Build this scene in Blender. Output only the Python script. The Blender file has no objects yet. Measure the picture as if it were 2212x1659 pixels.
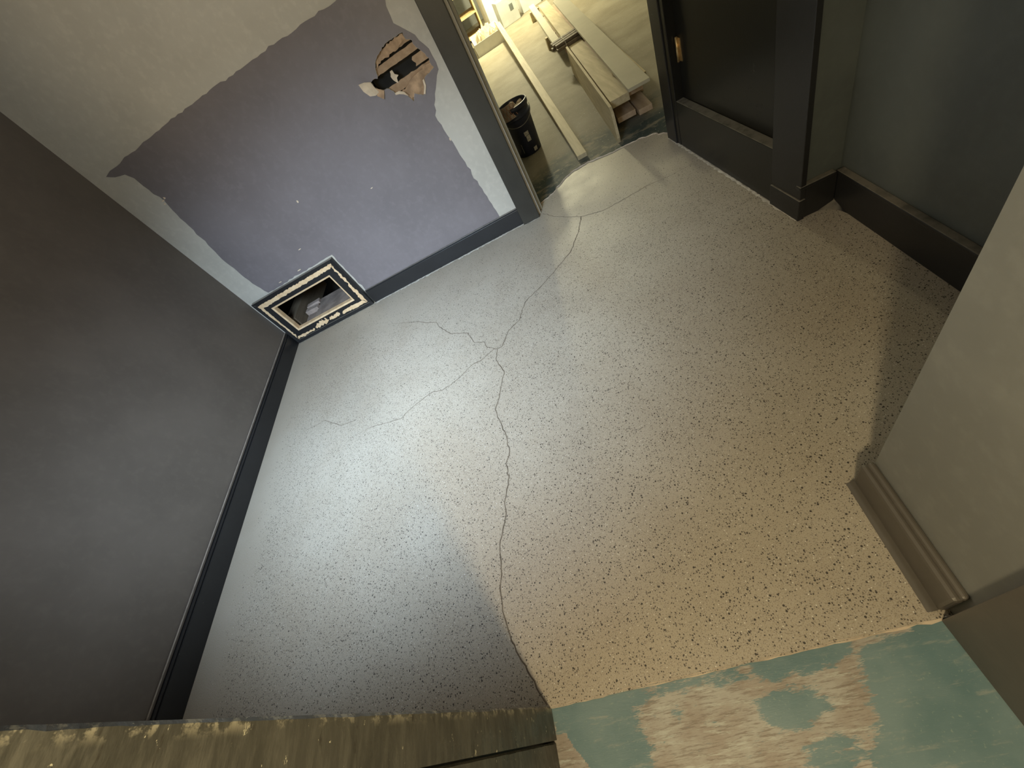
import bpy, bmesh, math, random
import numpy as np
from mathutils import Matrix, Vector, noise

random.seed(7)
scene = bpy.context.scene
COL = scene.collection

# ------------------------------------------------------------------ camera
FPX = 855.545
def cam_rot():
    a, b, c = 0.789366154, -0.658493377, 0.329916408
    Rx = Matrix.Rotation(a, 3, 'X'); Rb = Matrix.Rotation(b, 3, 'Z'); Rc = Matrix.Rotation(c, 3, 'Z')
    return Rc @ Rx @ Rb
cam_d = bpy.data.cameras.new('camera')
cam = bpy.data.objects.new('camera', cam_d)
COL.objects.link(cam)
cam.matrix_world = Matrix.Translation((0, 0, 1.6)) @ cam_rot().to_4x4()
cam_d.sensor_fit = 'HORIZONTAL'
cam_d.sensor_width = 36.0
cam_d.lens = 36.0 * FPX / 2212.0
cam_d.clip_start = 0.02
scene.camera = cam

# ------------------------------------------------------------------ world, lights, exposure
scene.view_settings.view_transform = 'Standard'
scene.view_settings.look = 'None'
scene.view_settings.gamma = 1.0
scene.view_settings.use_curve_mapping = False
scene.view_settings.exposure = 0.0

world = bpy.data.worlds.new('world')
scene.world = world
world.use_nodes = True
bg = world.node_tree.nodes['Background']
bg.inputs[0].default_value = (0.55, 0.68, 0.9, 1)
bg.inputs[1].default_value = 0.6

def light(name, kind, loc, energy, color, size=0.1, size_y=None, target=None):
    d = bpy.data.lights.new(name, kind)
    d.energy = energy
    d.color = color
    if kind == 'AREA':
        d.shape = 'RECTANGLE'; d.size = size; d.size_y = size_y or size
    else:
        d.shadow_soft_size = size
    o = bpy.data.objects.new(name, d)
    COL.objects.link(o)
    o.location = loc
    if target is not None:
        o.rotation_euler = (Vector(target) - Vector(loc)).to_track_quat('-Z', 'Y').to_euler()
    return o

# daylight entering through the high window in the front wall
win_l = light('window_daylight', 'AREA', (-1.32, -0.11, 2.08), 54, (0.64, 0.81, 1.0), 0.9, 0.6, target=(-1.38, 1.62, 0.0))
win_l.data.spread = math.radians(84)
# warm lamp in the entry behind the camera
light('entry_lamp', 'POINT', (-0.29, -0.62, 1.75), 68, (1.0, 0.81, 0.49), 0.07)
# unseen fill light added to lift the upper wall and the hallway shadows
light('hall_fill_light', 'POINT', (-1.1, 1.55, 2.6), 14, (1.0, 0.90, 0.74), 0.16)
# lamps of the far room
light('far_room_lamp', 'POINT', (0.85, 10.3, 2.0), 560, (1.0, 0.93, 0.60), 0.12)
light('far_room_ceiling_lamp', 'POINT', (1.7, 5.2, 2.5), 9, (1.0, 0.93, 0.66), 0.15)

# ------------------------------------------------------------------ helpers
def set_props(o, label=None, cat=None, group=None, kind=None):
    if label: o['label'] = label
    if cat: o['category'] = cat
    if group: o['group'] = group
    if kind: o['kind'] = kind
    return o

def obj_from_bm(name, bm, mat, parent=None, smooth=False):
    bmesh.ops.recalc_face_normals(bm, faces=bm.faces)
    me = bpy.data.meshes.new(name)
    bm.to_mesh(me); bm.free()
    if mat: me.materials.append(mat)
    if smooth:
        for p in me.polygons: p.use_smooth = True
    o = bpy.data.objects.new(name, me)
    COL.objects.link(o)
    if parent: o.parent = parent
    return o

def empty(name, loc=(0, 0, 0)):
    o = bpy.data.objects.new(name, None)
    COL.objects.link(o)
    o.location = loc
    return o

def keep(o, parent):
    """parent a part that was built in world coordinates"""
    o.parent = parent
    o.matrix_parent_inverse = Matrix.Translation(parent.location).inverted()
    return o

class Frame:
    """plan frame: s runs along a wall, n points into the room, z is up"""
    def __init__(self, o, u, n):
        self.o = Vector((o[0], o[1])); self.u = Vector(u).normalized(); self.n = Vector(n).normalized()
    def pt(self, s, n, z):
        p = self.o + self.u * s + self.n * n
        return Vector((p.x, p.y, z))

WORLD = Frame((0, 0), (1, 0), (0, 1))

def bm_box(bm, fr, s0, s1, n0, n1, z0, z1, bevel=0.0):
    vs = [bm.verts.new(fr.pt(s, n, z)) for z in (z0, z1) for n in (n0, n1) for s in (s0, s1)]
    fs = [(0, 1, 3, 2), (4, 6, 7, 5), (0, 4, 5, 1), (2, 3, 7, 6), (0, 2, 6, 4), (1, 5, 7, 3)]
    faces = [bm.faces.new([vs[i] for i in f]) for f in fs]
    if bevel > 0:
        es = set(e for f in faces for e in f.edges)
        bmesh.ops.bevel(bm, geom=list(es), offset=bevel, segments=2, profile=0.5, affect='EDGES')

def fbox(name, fr, s0, s1, n0, n1, z0, z1, mat, parent=None, bevel=0.0):
    bm = bmesh.new()
    bm_box(bm, fr, s0, s1, n0, n1, z0, z1, bevel)
    return obj_from_bm(name, bm, mat, parent)

def bm_sheet(bm, mapf, outer, holes, a, b):
    """polygon with holes in 2D, extruded between depths a and b through mapf(x, y, d)"""
    edges = []
    for loop in [outer] + list(holes):
        vs = [bm.verts.new(Vector((p[0], p[1], 0))) for p in loop]
        edges += [bm.edges.new((vs[i], vs[(i + 1) % len(vs)])) for i in range(len(vs))]
    r = bmesh.ops.triangle_fill(bm, use_beauty=True, use_dissolve=False, edges=edges, normal=(0, 0, 1))
    faces = [f for f in r['geom'] if isinstance(f, bmesh.types.BMFace)]
    ext = bmesh.ops.extrude_face_region(bm, geom=faces)
    top = set(v for v in ext['geom'] if isinstance(v, bmesh.types.BMVert))
    for v in bm.verts:
        v.co = mapf(v.co.x, v.co.y, b if v in top else a)

def wall_sheet(name, fr, outer, holes, n0, n1, mat, parent=None):
    bm = bmesh.new()
    bm_sheet(bm, lambda s, z, d: fr.pt(s, d, z), outer, holes, n0, n1)
    return obj_from_bm(name, bm, mat, parent)

def slab(name, outer, z0, z1, mat, parent=None):
    bm = bmesh.new()
    bm_sheet(bm, lambda x, y, d: Vector((x, y, d)), outer, [], z0, z1)
    return obj_from_bm(name, bm, mat, parent)

def jag(pts, step=0.02, amp=0.004, closed=True, seed=0):
    rnd = random.Random(seed)
    out = []
    n = len(pts)
    for i in range(n if closed else n - 1):
        a = Vector(pts[i][:2]); b = Vector(pts[(i + 1) % n][:2])
        L = (b - a).length
        k = max(1, int(L / step))
        t = (b - a) / (L or 1)
        nn = Vector((-t.y, t.x))
        for j in range(k):
            p = a + (b - a) * (j / k)
            if j: p += nn * rnd.gauss(0, amp)
            out.append((p.x, p.y))
    if not closed: out.append(tuple(pts[-1][:2]))
    return out

def rect(a, b, c, d):
    return [(a, c), (b, c), (b, d), (a, d)]

def strip_poly(pts, w):
    """flat ribbon polygon along a polyline, w may be a list"""
    L, R = [], []
    for i, p in enumerate(pts):
        p = Vector(p)
        a = Vector(pts[max(0, i - 1)]); b = Vector(pts[min(len(pts) - 1, i + 1)])
        t = (b - a).normalized(); nn = Vector((-t.y, t.x))
        ww = w[i] if isinstance(w, list) else w
        L.append(p + nn * ww / 2); R.append(p - nn * ww / 2)
    return L, R

def tube(bm, pts, r, seg=8, cap=True):
    rings = []
    up = Vector((0, 0, 1))
    for i, p in enumerate(pts):
        p = Vector(p)
        a = Vector(pts[max(0, i - 1)]); b = Vector(pts[min(len(pts) - 1, i + 1)])
        t = (b - a).normalized()
        x = t.cross(up)
        if x.length < 1e-3: x = t.cross(Vector((1, 0, 0)))
        x.normalize(); y = t.cross(x)
        rr = r[i] if isinstance(r, (list, tuple)) else r
        rings.append([bm.verts.new(p + (x * math.cos(k * 2 * math.pi / seg) + y * math.sin(k * 2 * math.pi / seg)) * rr) for k in range(seg)])
    for i in range(len(rings) - 1):
        for k in range(seg):
            bm.faces.new((rings[i][k], rings[i][(k + 1) % seg], rings[i + 1][(k + 1) % seg], rings[i + 1][k]))
    if cap:
        bm.faces.new(rings[0]); bm.faces.new(list(reversed(rings[-1])))

def lathe(bm, prof, seg=40, c=(0, 0, 0)):
    rings = []
    for r, z in prof:
        rings.append([bm.verts.new((c[0] + r * math.cos(k * 2 * math.pi / seg), c[1] + r * math.sin(k * 2 * math.pi / seg), c[2] + z)) for k in range(seg)])
    for i in range(len(rings) - 1):
        for k in range(seg):
            bm.faces.new((rings[i][k], rings[i][(k + 1) % seg], rings[i + 1][(k + 1) % seg], rings[i + 1][k]))
    bm.faces.new(rings[0])
    bm.faces.new(list(reversed(rings[-1])))

# ------------------------------------------------------------------ materials
class NT:
    def __init__(self, name):
        self.m = bpy.data.materials.new(name); self.m.use_nodes = True
        self.t = self.m.node_tree; self.t.nodes.clear()
        self.out = self.t.nodes.new('ShaderNodeOutputMaterial')
        self.b = self.t.nodes.new('ShaderNodeBsdfPrincipled')
        self.t.links.new(self.b.outputs[0], self.out.inputs[0])
        g = self.t.nodes.new('ShaderNodeNewGeometry')
        self.pos = g.outputs['Position']; self.nrm = g.outputs['Normal']
    def link(self, a, b): self.t.links.new(a, b)
    def n(self, kind, **kw):
        nd = self.t.nodes.new(kind)
        for k, v in kw.items(): setattr(nd, k, v)
        return nd
    def put(self, sock, v):
        if hasattr(v, 'is_linked') or isinstance(v, bpy.types.NodeSocket): self.link(v, sock)
        else: sock.default_value = v
    def mapping(self, scale=(1, 1, 1), rot=(0, 0, 0), vec=None):
        nd = self.n('ShaderNodeMapping')
        self.link(vec or self.pos, nd.inputs[0])
        nd.inputs['Scale'].default_value = scale; nd.inputs['Rotation'].default_value = rot
        return nd.outputs[0]
    def noise(self, scale, detail=4, rough=0.55, vec=None):
        nd = self.n('ShaderNodeTexNoise')
        self.link(vec or self.pos, nd.inputs['Vector'])
        nd.inputs['Scale'].default_value = scale; nd.inputs['Detail'].default_value = detail; nd.inputs['Roughness'].default_value = rough
        return nd.outputs[0]
    def voro(self, scale, vec=None):
        nd = self.n('ShaderNodeTexVoronoi')
        self.link(vec or self.pos, nd.inputs['Vector'])
        nd.inputs['Scale'].default_value = scale
        return nd.outputs['Distance'], nd.outputs['Color']
    def ramp(self, v, lo, hi, a=0.0, b=1.0, smooth=True):
        nd = self.n('ShaderNodeMapRange')
        if smooth: nd.interpolation_type = 'SMOOTHSTEP'
        self.put(nd.inputs[0], v)
        nd.inputs[1].default_value = lo; nd.inputs[2].default_value = hi
        nd.inputs[3].default_value = a; nd.inputs[4].default_value = b
        return nd.outputs[0]
    def math(self, op, a, b=0.0):
        nd = self.n('ShaderNodeMath', operation=op)
        self.put(nd.inputs[0], a); self.put(nd.inputs[1], b)
        return nd.outputs[0]
    def mix(self, f, a, b):
        nd = self.n('ShaderNodeMix', data_type='RGBA')
        self.put(nd.inputs[0], f); 
        self.put(nd.inputs[6], (*a, 1) if isinstance(a, tuple) else a)
        self.put(nd.inputs[7], (*b, 1) if isinstance(b, tuple) else b)
        return nd.outputs[2]
    def sep(self, v):
        nd = self.n('ShaderNodeSeparateXYZ'); self.link(v, nd.inputs[0]); return nd.outputs
    def attr(self, name):
        nd = self.n('ShaderNodeAttribute'); nd.attribute_name = name; return nd.outputs['Fac']
    def bump(self, h, strength=0.3, dist=0.01):
        nd = self.n('ShaderNodeBump'); nd.inputs['Strength'].default_value = strength; nd.inputs['Distance'].default_value = dist
        self.link(h, nd.inputs['Height']); self.link(nd.outputs[0], self.b.inputs['Normal'])
    def done(self, col, rough=0.6, spec=0.5, metal=0.0):
        self.put(self.b.inputs['Base Color'], (*col, 1) if isinstance(col, tuple) else col)
        self.put(self.b.inputs['Roughness'], rough)
        self.b.inputs['Specular IOR Level'].default_value = spec
        self.b.inputs['Metallic'].default_value = metal
        return self.m

def mat_plain(name, col, rough=0.6, var=0.25, scale=6.0, bump=0.0, spec=0.5, metal=0.0):
    t = NT(name)
    n1 = t.noise(scale, 5)
    c = t.mix(t.ramp(n1, 0.3, 0.7), tuple(x * (1 - var) for x in col), tuple(min(1, x * (1 + var)) for x in col))
    if bump: t.bump(t.noise(scale * 12, 3), bump, 0.004)
    return t.done(c, rough, spec, metal)

def mat_paint(name, col, rough=0.5, chip=(0.5, 0.48, 0.44), chips=0.0, dust=None, bump=0.08, var=0.12, stretch=(1, 1, 1)):
    t = NT(name)
    c = t.mix(t.ramp(t.noise(2.3, 5), 0.3, 0.7), tuple(x * (1 - var) for x in col), tuple(x * (1 + var) for x in col))
    c = t.mix(t.ramp(t.noise(26, 3, vec=t.mapping(stretch)), 0.45, 0.75, 0, 0.25), c, tuple(x * 1.35 for x in col))
    if chips > 0:
        m = t.ramp(t.noise(38, 4, 0.7), 0.74 - chips, 0.76 - chips)
        c = t.mix(m, c, chip)
    if dust:
        z = t.sep(t.nrm)[2]
        f = t.math('MULTIPLY', t.ramp(z, 0.55, 0.9), t.ramp(t.noise(22, 4), 0.25, 0.6, 0.45, 1.0))
        c = t.mix(f, c, dust)
    t.bump(t.noise(90, 3), bump, 0.003)
    return t.done(c, rough, 0.45)

def mat_wood(name, a, b, axis_rot=0.0, rough=0.65, scale=1.0):
    t = NT(name)
    v = t.mapping((14 * scale, 1.1 * scale, 14 * scale), (0, 0, axis_rot))
    n1 = t.noise(2.2, 6, 0.6, vec=v)
    c = t.mix(t.ramp(n1, 0.3, 0.7), a, b)
    c = t.mix(t.ramp(t.noise(1.7, 3), 0.45, 0.75, 0, 0.35), c, tuple(x * 0.75 for x in a))
    t.bump(n1, 0.15, 0.003)
    return t.done(c, rough, 0.35)

def mat_floor():
    t = NT('terrazzo_concrete')
    x, y, z = t.sep(t.pos)
    base = t.mix(t.ramp(t.noise(1.1, 5), 0.3, 0.7), (0.39, 0.336, 0.258), (0.48, 0.425, 0.338))
    base = t.mix(t.ramp(t.noise(0.85, 3, 0.5, vec=t.mapping((1.3, 0.8, 1))), 0.46, 0.66, 0, 0.5), base, (0.345, 0.27, 0.185))
    base = t.mix(t.ramp(t.noise(3.3, 5, 0.6), 0.42, 0.78, 0, 0.45), base, (0.35, 0.285, 0.205))
    base = t.mix(t.ramp(t.noise(260, 2), 0.35, 0.7, 0, 0.5), base, (0.56, 0.53, 0.47))
    base = t.mix(t.ramp(t.noise(420, 2), 0.55, 0.72, 0, 0.45), base, (0.25, 0.22, 0.18))
    # exposed stones fade out along the walls where the grinder did not reach
    edge = t.ramp(t.math('ADD', x, t.ramp(t.noise(4.0, 3), 0, 1, -0.12, 0.12)), -2.46, -2.22)
    edge2 = t.ramp(t.math('ADD', y, t.ramp(t.noise(3.0, 3), 0, 1, -0.3, 0.3)), 3.05, 2.2, 0.25, 1)
    dens = t.math('MULTIPLY', edge, edge2)
    def stones(scale, thr, keepf, lo, hi):
        d, c = t.voro(scale)
        r = t.sep(c)[0]
        m = t.math('MULTIPLY', t.ramp(d, hi, lo), t.math('LESS_THAN', r, t.math('MULTIPLY', dens, keepf)))
        return m
    m1 = stones(160, 0, 0.26, 0.30, 0.42)
    m2 = stones(95, 0, 0.085, 0.26, 0.38)
    m3 = stones(290, 0, 0.34, 0.28, 0.45)
    col = t.mix(t.math('MULTIPLY', m3, 0.75), base, (0.12, 0.105, 0.085))
    col = t.mix(t.math('MULTIPLY', m1, 0.95), col, (0.065, 0.056, 0.045))
    col = t.mix(t.math('MULTIPLY', m2, 0.95), col, (0.04, 0.034, 0.028))
    d, c = t.voro(150, vec=t.mapping((1, 1, 1), (0.4, 0, 0.7)))
    mw = t.math('MULTIPLY', t.ramp(d, 0.36, 0.2), t.math('LESS_THAN', t.sep(c)[1], t.math('MULTIPLY', dens, 0.07)))
    col = t.mix(mw, col, (0.72, 0.70, 0.63))
    t.bump(t.noise(160, 3), 0.12, 0.002)
    return t.done(col, t.ramp(t.noise(2.0, 4), 0.3, 0.7, 0.42, 0.6), 0.5)

def mat_jamb():
    t = NT('olive_grey_jamb_paint')
    v = t.mapping((1, 0.22, 1))
    c = t.mix(t.ramp(t.noise(5, 5, 0.6), 0.3, 0.7), (0.072, 0.070, 0.058), (0.125, 0.121, 0.100))
    c = t.mix(t.ramp(t.noise(46, 5, 0.65, vec=v), 0.42, 0.66, 0, 0.75), c, (0.165, 0.160, 0.132))
    c = t.mix(t.ramp(t.noise(70, 4, 0.7, vec=v), 0.58, 0.68, 0, 0.8), c, (0.058, 0.052, 0.040))
    c = t.mix(t.ramp(t.noise(62, 4, 0.75, vec=t.mapping((1, 0.5, 1))), 0.665, 0.69), c, (0.72, 0.68, 0.50))
    # the arris has lost its paint in places
    y = t.sep(t.pos)[1]
    e = t.math('MULTIPLY', t.ramp(y, 0.066, 0.086), t.ramp(t.noise(24, 5, 0.7), 0.50, 0.58))
    c = t.mix(e, c, (0.42, 0.39, 0.29))
    t.bump(t.noise(40, 5, 0.6, vec=v), 0.45, 0.004)
    return t.done(c, t.ramp(t.noise(18, 3), 0.3, 0.7, 0.25, 0.5), 0.5)

M = {}
M['floor'] = mat_floor()
M['crack'] = mat_plain('crack_dirt', (0.15, 0.122, 0.09), 0.9, 0.3, 20)
M['wall_dark'] = mat_paint('dark_grey_wall_paint', (0.152, 0.130, 0.110), 0.5, var=0.10)
M['wall_grey'] = mat_paint('grey_wall_paint', (0.60, 0.572, 0.50), 0.5, var=0.06)
M['wall_purple'] = mat_paint('violet_grey_wall_paint', (0.230, 0.206, 0.214), 0.4, var=0.07)
M['wall_blue'] = mat_paint('blue_grey_wall_paint', (0.115, 0.130, 0.126), 0.45)
M['wall_light'] = mat_paint('pale_grey_wall_paint', (0.235, 0.238, 0.220), 0.5)
M['black'] = mat_paint('black_gloss_trim_paint', (0.022, 0.022, 0.023), 0.34, chips=0.012, chip=(0.3, 0.29, 0.26))
M['black_dusty'] = mat_paint('black_trim_paint_dusty', (0.022, 0.022, 0.023), 0.36, chips=0.015, chip=(0.3, 0.29, 0.26), dust=(0.22, 0.20, 0.165))
M['door'] = mat_paint('black_door_paint', (0.012, 0.012, 0.011), 0.3, dust=(0.23, 0.215, 0.18), chips=0.005, chip=(0.16, 0.16, 0.15))
M['scuff'] = mat_plain('grey_scuff', (0.05, 0.05, 0.05), 0.7, 0.3, 60)
M['base_brown'] = mat_paint('grey_brown_base_paint', (0.11, 0.098, 0.082), 0.45, chips=0.012, chip=(0.4, 0.38, 0.33))
M['bare_wood'] = mat_wood('bare_pine', (0.80, 0.56, 0.32), (0.93, 0.71, 0.45))
M['jamb'] = mat_jamb()
M['strip'] = mat_paint('pale_jamb_edge_paint', (0.42, 0.40, 0.32), 0.5)
M['plaster_brown'] = mat_plain('brown_coat_plaster', (0.50, 0.34, 0.21), 0.9, 0.3, 16, bump=0.5)
M['plaster_white'] = mat_plain('white_plaster', (0.80, 0.67, 0.50), 0.9, 0.12, 20, bump=0.3)
M['caulk'] = mat_plain('white_plaster_line', (0.80, 0.76, 0.68), 0.9, 0.2, 30, bump=0.4)
M['lath'] = mat_wood('old_lath', (0.42, 0.28, 0.165), (0.54, 0.38, 0.24), math.pi / 2)
M['void'] = mat_plain('dark_cavity', (0.03, 0.028, 0.024), 0.9)  # near-black colour for the cavity and the wall's rear skin
M['dust_slab'] = mat_plain('dusty_masonry', (0.34, 0.28, 0.24), 0.95, 0.25, 9, bump=0.4)
M['brick'] = mat_plain('dusty_brick', (0.52, 0.42, 0.36), 0.95, 0.2, 14, bump=0.4)
M['brass'] = mat_plain('worn_brass', (0.62, 0.45, 0.22), 0.35, 0.15, 40, metal=0.8)
M['plank'] = mat_wood('sawn_pine', (0.42, 0.34, 0.20), (0.55, 0.46, 0.29), -0.1)
M['plank_pale'] = mat_plain('primed_board', (0.46, 0.42, 0.31), 0.7, 0.06, 3)
M['plank_red'] = mat_wood('old_reddish_plank', (0.36, 0.25, 0.16), (0.46, 0.34, 0.23), -0.1)
M['stick'] = mat_wood('dark_lath', (0.16, 0.125, 0.085), (0.24, 0.19, 0.13), math.pi / 2)
M['string'] = mat_plain('white_string', (0.7, 0.67, 0.58), 0.9)
M['bucket'] = mat_plain('navy_plastic', (0.022, 0.027, 0.052), 0.42, 0.2, 8)
M['sticker'] = mat_plain('worn_grey_sticker', (0.50, 0.48, 0.43), 0.7, 0.35, 90)
M['steel'] = mat_plain('dull_steel', (0.35, 0.34, 0.31), 0.45, 0.1, 20, metal=0.7)
M['net'] = mat_plain('terracotta_net', (0.55, 0.30, 0.20), 0.8, 0.2, 20)
M['debris'] = mat_plain('plaster_debris', (0.62, 0.52, 0.41), 0.95, 0.2, 20, bump=0.4)
M['carton'] = mat_plain('white_carton', (0.66, 0.65, 0.60), 0.75, 0.08, 4)
M['carton_grey'] = mat_plain('grey_carton', (0.48, 0.49, 0.46), 0.75, 0.1, 4)
M['paper'] = mat_plain('kraft_paper', (0.60, 0.50, 0.34), 0.85, 0.15, 5)
M['tape'] = mat_plain('dark_print', (0.12, 0.13, 0.12), 0.7)
M['cab'] = mat_wood('yellow_pine_shelf', (0.55, 0.42, 0.20), (0.68, 0.54, 0.28))
M['ceiling'] = mat_plain('ceiling_paint', (0.50, 0.48, 0.43), 0.8, 0.05, 2)

def mat_far_floor():
    t = NT('far_room_concrete')
    y = t.sep(t.pos)[1]
    c = t.mix(t.ramp(t.noise(1.6, 6, 0.6), 0.3, 0.7), (0.20, 0.172, 0.118), (0.29, 0.258, 0.19))
    g = t.math('MULTIPLY', t.ramp(t.math('ADD', y, t.ramp(t.noise(2.4, 4), 0, 1, -0.5, 0.5)), 4.15, 3.55),
               t.ramp(t.noise(6.5, 5, 0.65, vec=t.mapping((1, 1.6, 1))), 0.36, 0.50))
    c = t.mix(g, c, (0.055, 0.072, 0.064))
    c = t.mix(t.ramp(t.noise(70, 3), 0.66, 0.72), c, (0.5, 0.47, 0.40))
    return t.done(c, 0.72, 0.25)
M['far_floor'] = mat_far_floor()

def mat_threshold():
    t = NT('worn_teal_threshold_paint')
    a = t.attr('paint')
    n1 = t.noise(30, 5, 0.65, vec=t.mapping((0.7, 2.6, 1), (0, 0, 0.06)))
    n2 = t.noise(160, 3, 0.6, vec=t.mapping((0.45, 3.0, 1), (0, 0, 0.06)))
    v = t.math('ADD', a, t.math('ADD', t.ramp(n1, 0.25, 0.75, -0.36, 0.36, False), t.ramp(n2, 0.3, 0.7, -0.18, 0.18, False)))
    f = t.ramp(v, 0.38, 0.62)
    bare = t.mix(t.ramp(t.noise(9, 5), 0.35, 0.65), (0.34, 0.295, 0.25), (0.44, 0.43, 0.39))
    bare = t.mix(t.ramp(t.noise(120, 4, 0.7, vec=t.mapping((0.16, 1.6, 1), (0, 0, 0.09))), 0.48, 0.64, 0, 0.75), bare, (0.20, 0.165, 0.13))
    bare = t.mix(t.ramp(t.noise(48, 5, 0.75, vec=t.mapping((0.22, 1.5, 1), (0, 0, 0.12))), 0.52, 0.66, 0, 0.85), bare, (0.52, 0.54, 0.49))
    teal = t.mix(t.ramp(t.noise(5, 4), 0.3, 0.7), (0.115, 0.205, 0.225), (0.19, 0.28, 0.295))
    teal = t.mix(t.ramp(t.noise(140, 3), 0.62, 0.72, 0, 0.5), teal, (0.3, 0.38, 0.33))
    teal = t.mix(t.ramp(t.noise(40, 5, 0.7, vec=t.mapping((0.25, 1.5, 1), (0, 0, 0.1))), 0.55, 0.72, 0, 0.55), teal, (0.36, 0.38, 0.34))
    c = t.mix(f, bare, teal)
    t.bump(v, 0.25, 0.003)
    return t.done(c, 0.5, 0.5)
M['threshold'] = mat_threshold()

# ------------------------------------------------------------------ frames of the walls
FB = Frame((-2.6, 3.233), (1, -0.03), (-0.03, -1))            # back wall, n into the room
FA = Frame((-2.612, 3.30), (0.010, -1), (1, 0.010))           # left wall, s runs towards the camera
FR = Frame((1.176, 1.756), (-0.0335, 1), (-1, -0.0335))       # door wall on the right, s runs away
FE = Frame((1.368, 1.782), (-0.052, -1), (-1, 0.052))         # recess wall on the right, s runs to the camera
FJ = Frame((1.165, 1.782), (1, -0.01), (-0.01, -1))           # short return facing the camera
HW = 2.75

def structure(o, label=None, cat=None):
    o['kind'] = 'structure'
    if label: o['label'] = label
    if cat: o['category'] = cat
    return o

# ------------------------------------------------------------------ floors
edge_pts = [(0.03, 3.27), (0.048, 3.298), (0.18, 3.353), (0.294, 3.465), (0.399, 3.532), (0.553, 3.549), (0.702, 3.491), (0.837, 3.471), (0.971, 3.458), (1.068, 3.409), (1.138, 3.306), (1.15, 3.26)]
edge_j = jag(edge_pts, 0.025, 0.006, closed=False, seed=3)
fl_outer = [(-2.70, 0.083), (0.56, 0.083), (1.45, 0.20), (1.45, 3.24)] + list(reversed(edge_j)) + [(-2.70, 3.24)]
floor = structure(slab('floor', fl_outer, -0.03, 0.0, M['floor']), 'speckled grey-tan ground concrete floor of the hallway, with branching cracks', 'floor')
# crumbled pale lip along the broken edge towards the far room
lipL, lipR = strip_poly(edge_j, [0.012 + 0.012 * random.random() for _ in edge_j])
bm = bmesh.new()
vl = [bm.verts.new((p.x, p.y, 0.0012)) for p in lipL]; vr = [bm.verts.new((p.x, p.y, -0.014)) for p in lipR]
va = [bm.verts.new(((a.x + b.x) / 2, (a.y + b.y) / 2, 0.005 + 0.003 * random.random())) for a, b in zip(lipL, lipR)]
for i in range(len(vl) - 1):
    bm.faces.new((vl[i], vl[i + 1], va[i + 1], va[i])); bm.faces.new((va[i], va[i + 1], vr[i + 1], vr[i]))
set_props(obj_from_bm('broken_edge', bm, M['debris'], floor), label='crumbled pale broken edge of the floor slab')

cracks = {
    'main': [(0.274, 2.806), (0.208, 2.639), (0.092, 2.45), (-0.091, 2.308), (-0.165, 2.256), (-0.311, 2.169), (-0.365, 2.065), (-0.384, 2.02), (-0.473, 1.971), (-0.534, 1.861), (-0.568, 1.856), (-0.591, 1.767), (-0.554, 1.648), (-0.592, 1.544), (-0.612, 1.471), (-0.649, 1.397), (-0.628, 1.289), (-0.61, 1.189), (-0.608, 1.102), (-0.639, 1.039), (-0.633, 0.966), (-0.677, 0.848), (-0.677, 0.791), (-0.73, 0.659), (-0.733, 0.61), (-0.738, 0.544), (-0.754, 0.494), (-0.755, 0.408), (-0.733, 0.301), (-0.686, 0.198), (-0.633, 0.094)],
    'l1': [(-0.568, 1.860), (-0.589, 1.873), (-0.638, 1.917), (-0.651, 1.981), (-0.721, 2.017), (-0.763, 2.147), (-0.894, 2.224), (-0.991, 2.375), (-1.014, 2.441), (-1.114, 2.506), (-1.17, 2.557), (-1.282, 2.623), (-1.424, 2.71)],
    'l2': [(-0.589, 1.873), (-0.689, 1.826), (-0.758, 1.824), (-0.865, 1.761), (-0.97, 1.729), (-1.068, 1.749), (-1.182, 1.713), (-1.235, 1.69), (-1.295, 1.65), (-1.397, 1.665), (-1.492, 1.687), (-1.607, 1.695), (-1.682, 1.68), (-1.731, 1.668)],
    'l3': [(-1.683, 1.826), (-1.755, 1.828), (-1.828, 1.842), (-1.927, 1.917), (-2.002, 1.971), (-2.065, 1.957), (-2.176, 1.958)],
    'r1': [(0.031, 3.13), (0.112, 2.988), (0.274, 2.806), (0.417, 2.737), (0.558, 2.735), (0.77, 2.753), (0.926, 2.728), (1.086, 2.725)],
}
cw = {'main': 0.0054, 'l1': 0.0044, 'l2': 0.0044, 'l3': 0.0034, 'r1': 0.0034}
for k, pts in cracks.items():
    pj = jag(pts, 0.018, 0.0022, closed=False, seed=len(k) * 7 + len(pts))
    n_ = len(pj)
    ws = []
    for i in range(n_):
        taper = 1.0 if k == 'main' else min(1.0, (n_ - 1 - i) / (0.4 * n_) + 0.25)
        ws.append(cw[k] * taper * (0.75 + 0.5 * random.random()))
    L, R = strip_poly(pj, ws)
    bm = bmesh.new()
    a = [bm.verts.new((p.x, p.y, 0.0006)) for p in L]; b = [bm.verts.new((p.x, p.y, 0.0006)) for p in R]
    for i in range(n_ - 1): bm.faces.new((a[i], b[i], b[i + 1], a[i + 1]))
    obj_from_bm('crack', bm, M['crack'], floor)

far_floor = structure(slab('floor_far', [(-0.6, 3.20), (3.4, 3.20), (3.4, 14.2), (-0.6, 14.2)], -0.08, -0.012, M['far_floor']), 'dusty concrete floor of the far room with dark green paint remains', 'floor')
entry_floor = structure(slab('floor_entry', [(-2.6, -3.4), (2.2, -3.4), (2.2, -0.24), (-2.6, -0.24)], -0.08, -0.02, M['far_floor']), 'concrete floor of the entry behind the viewer', 'floor')

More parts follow.
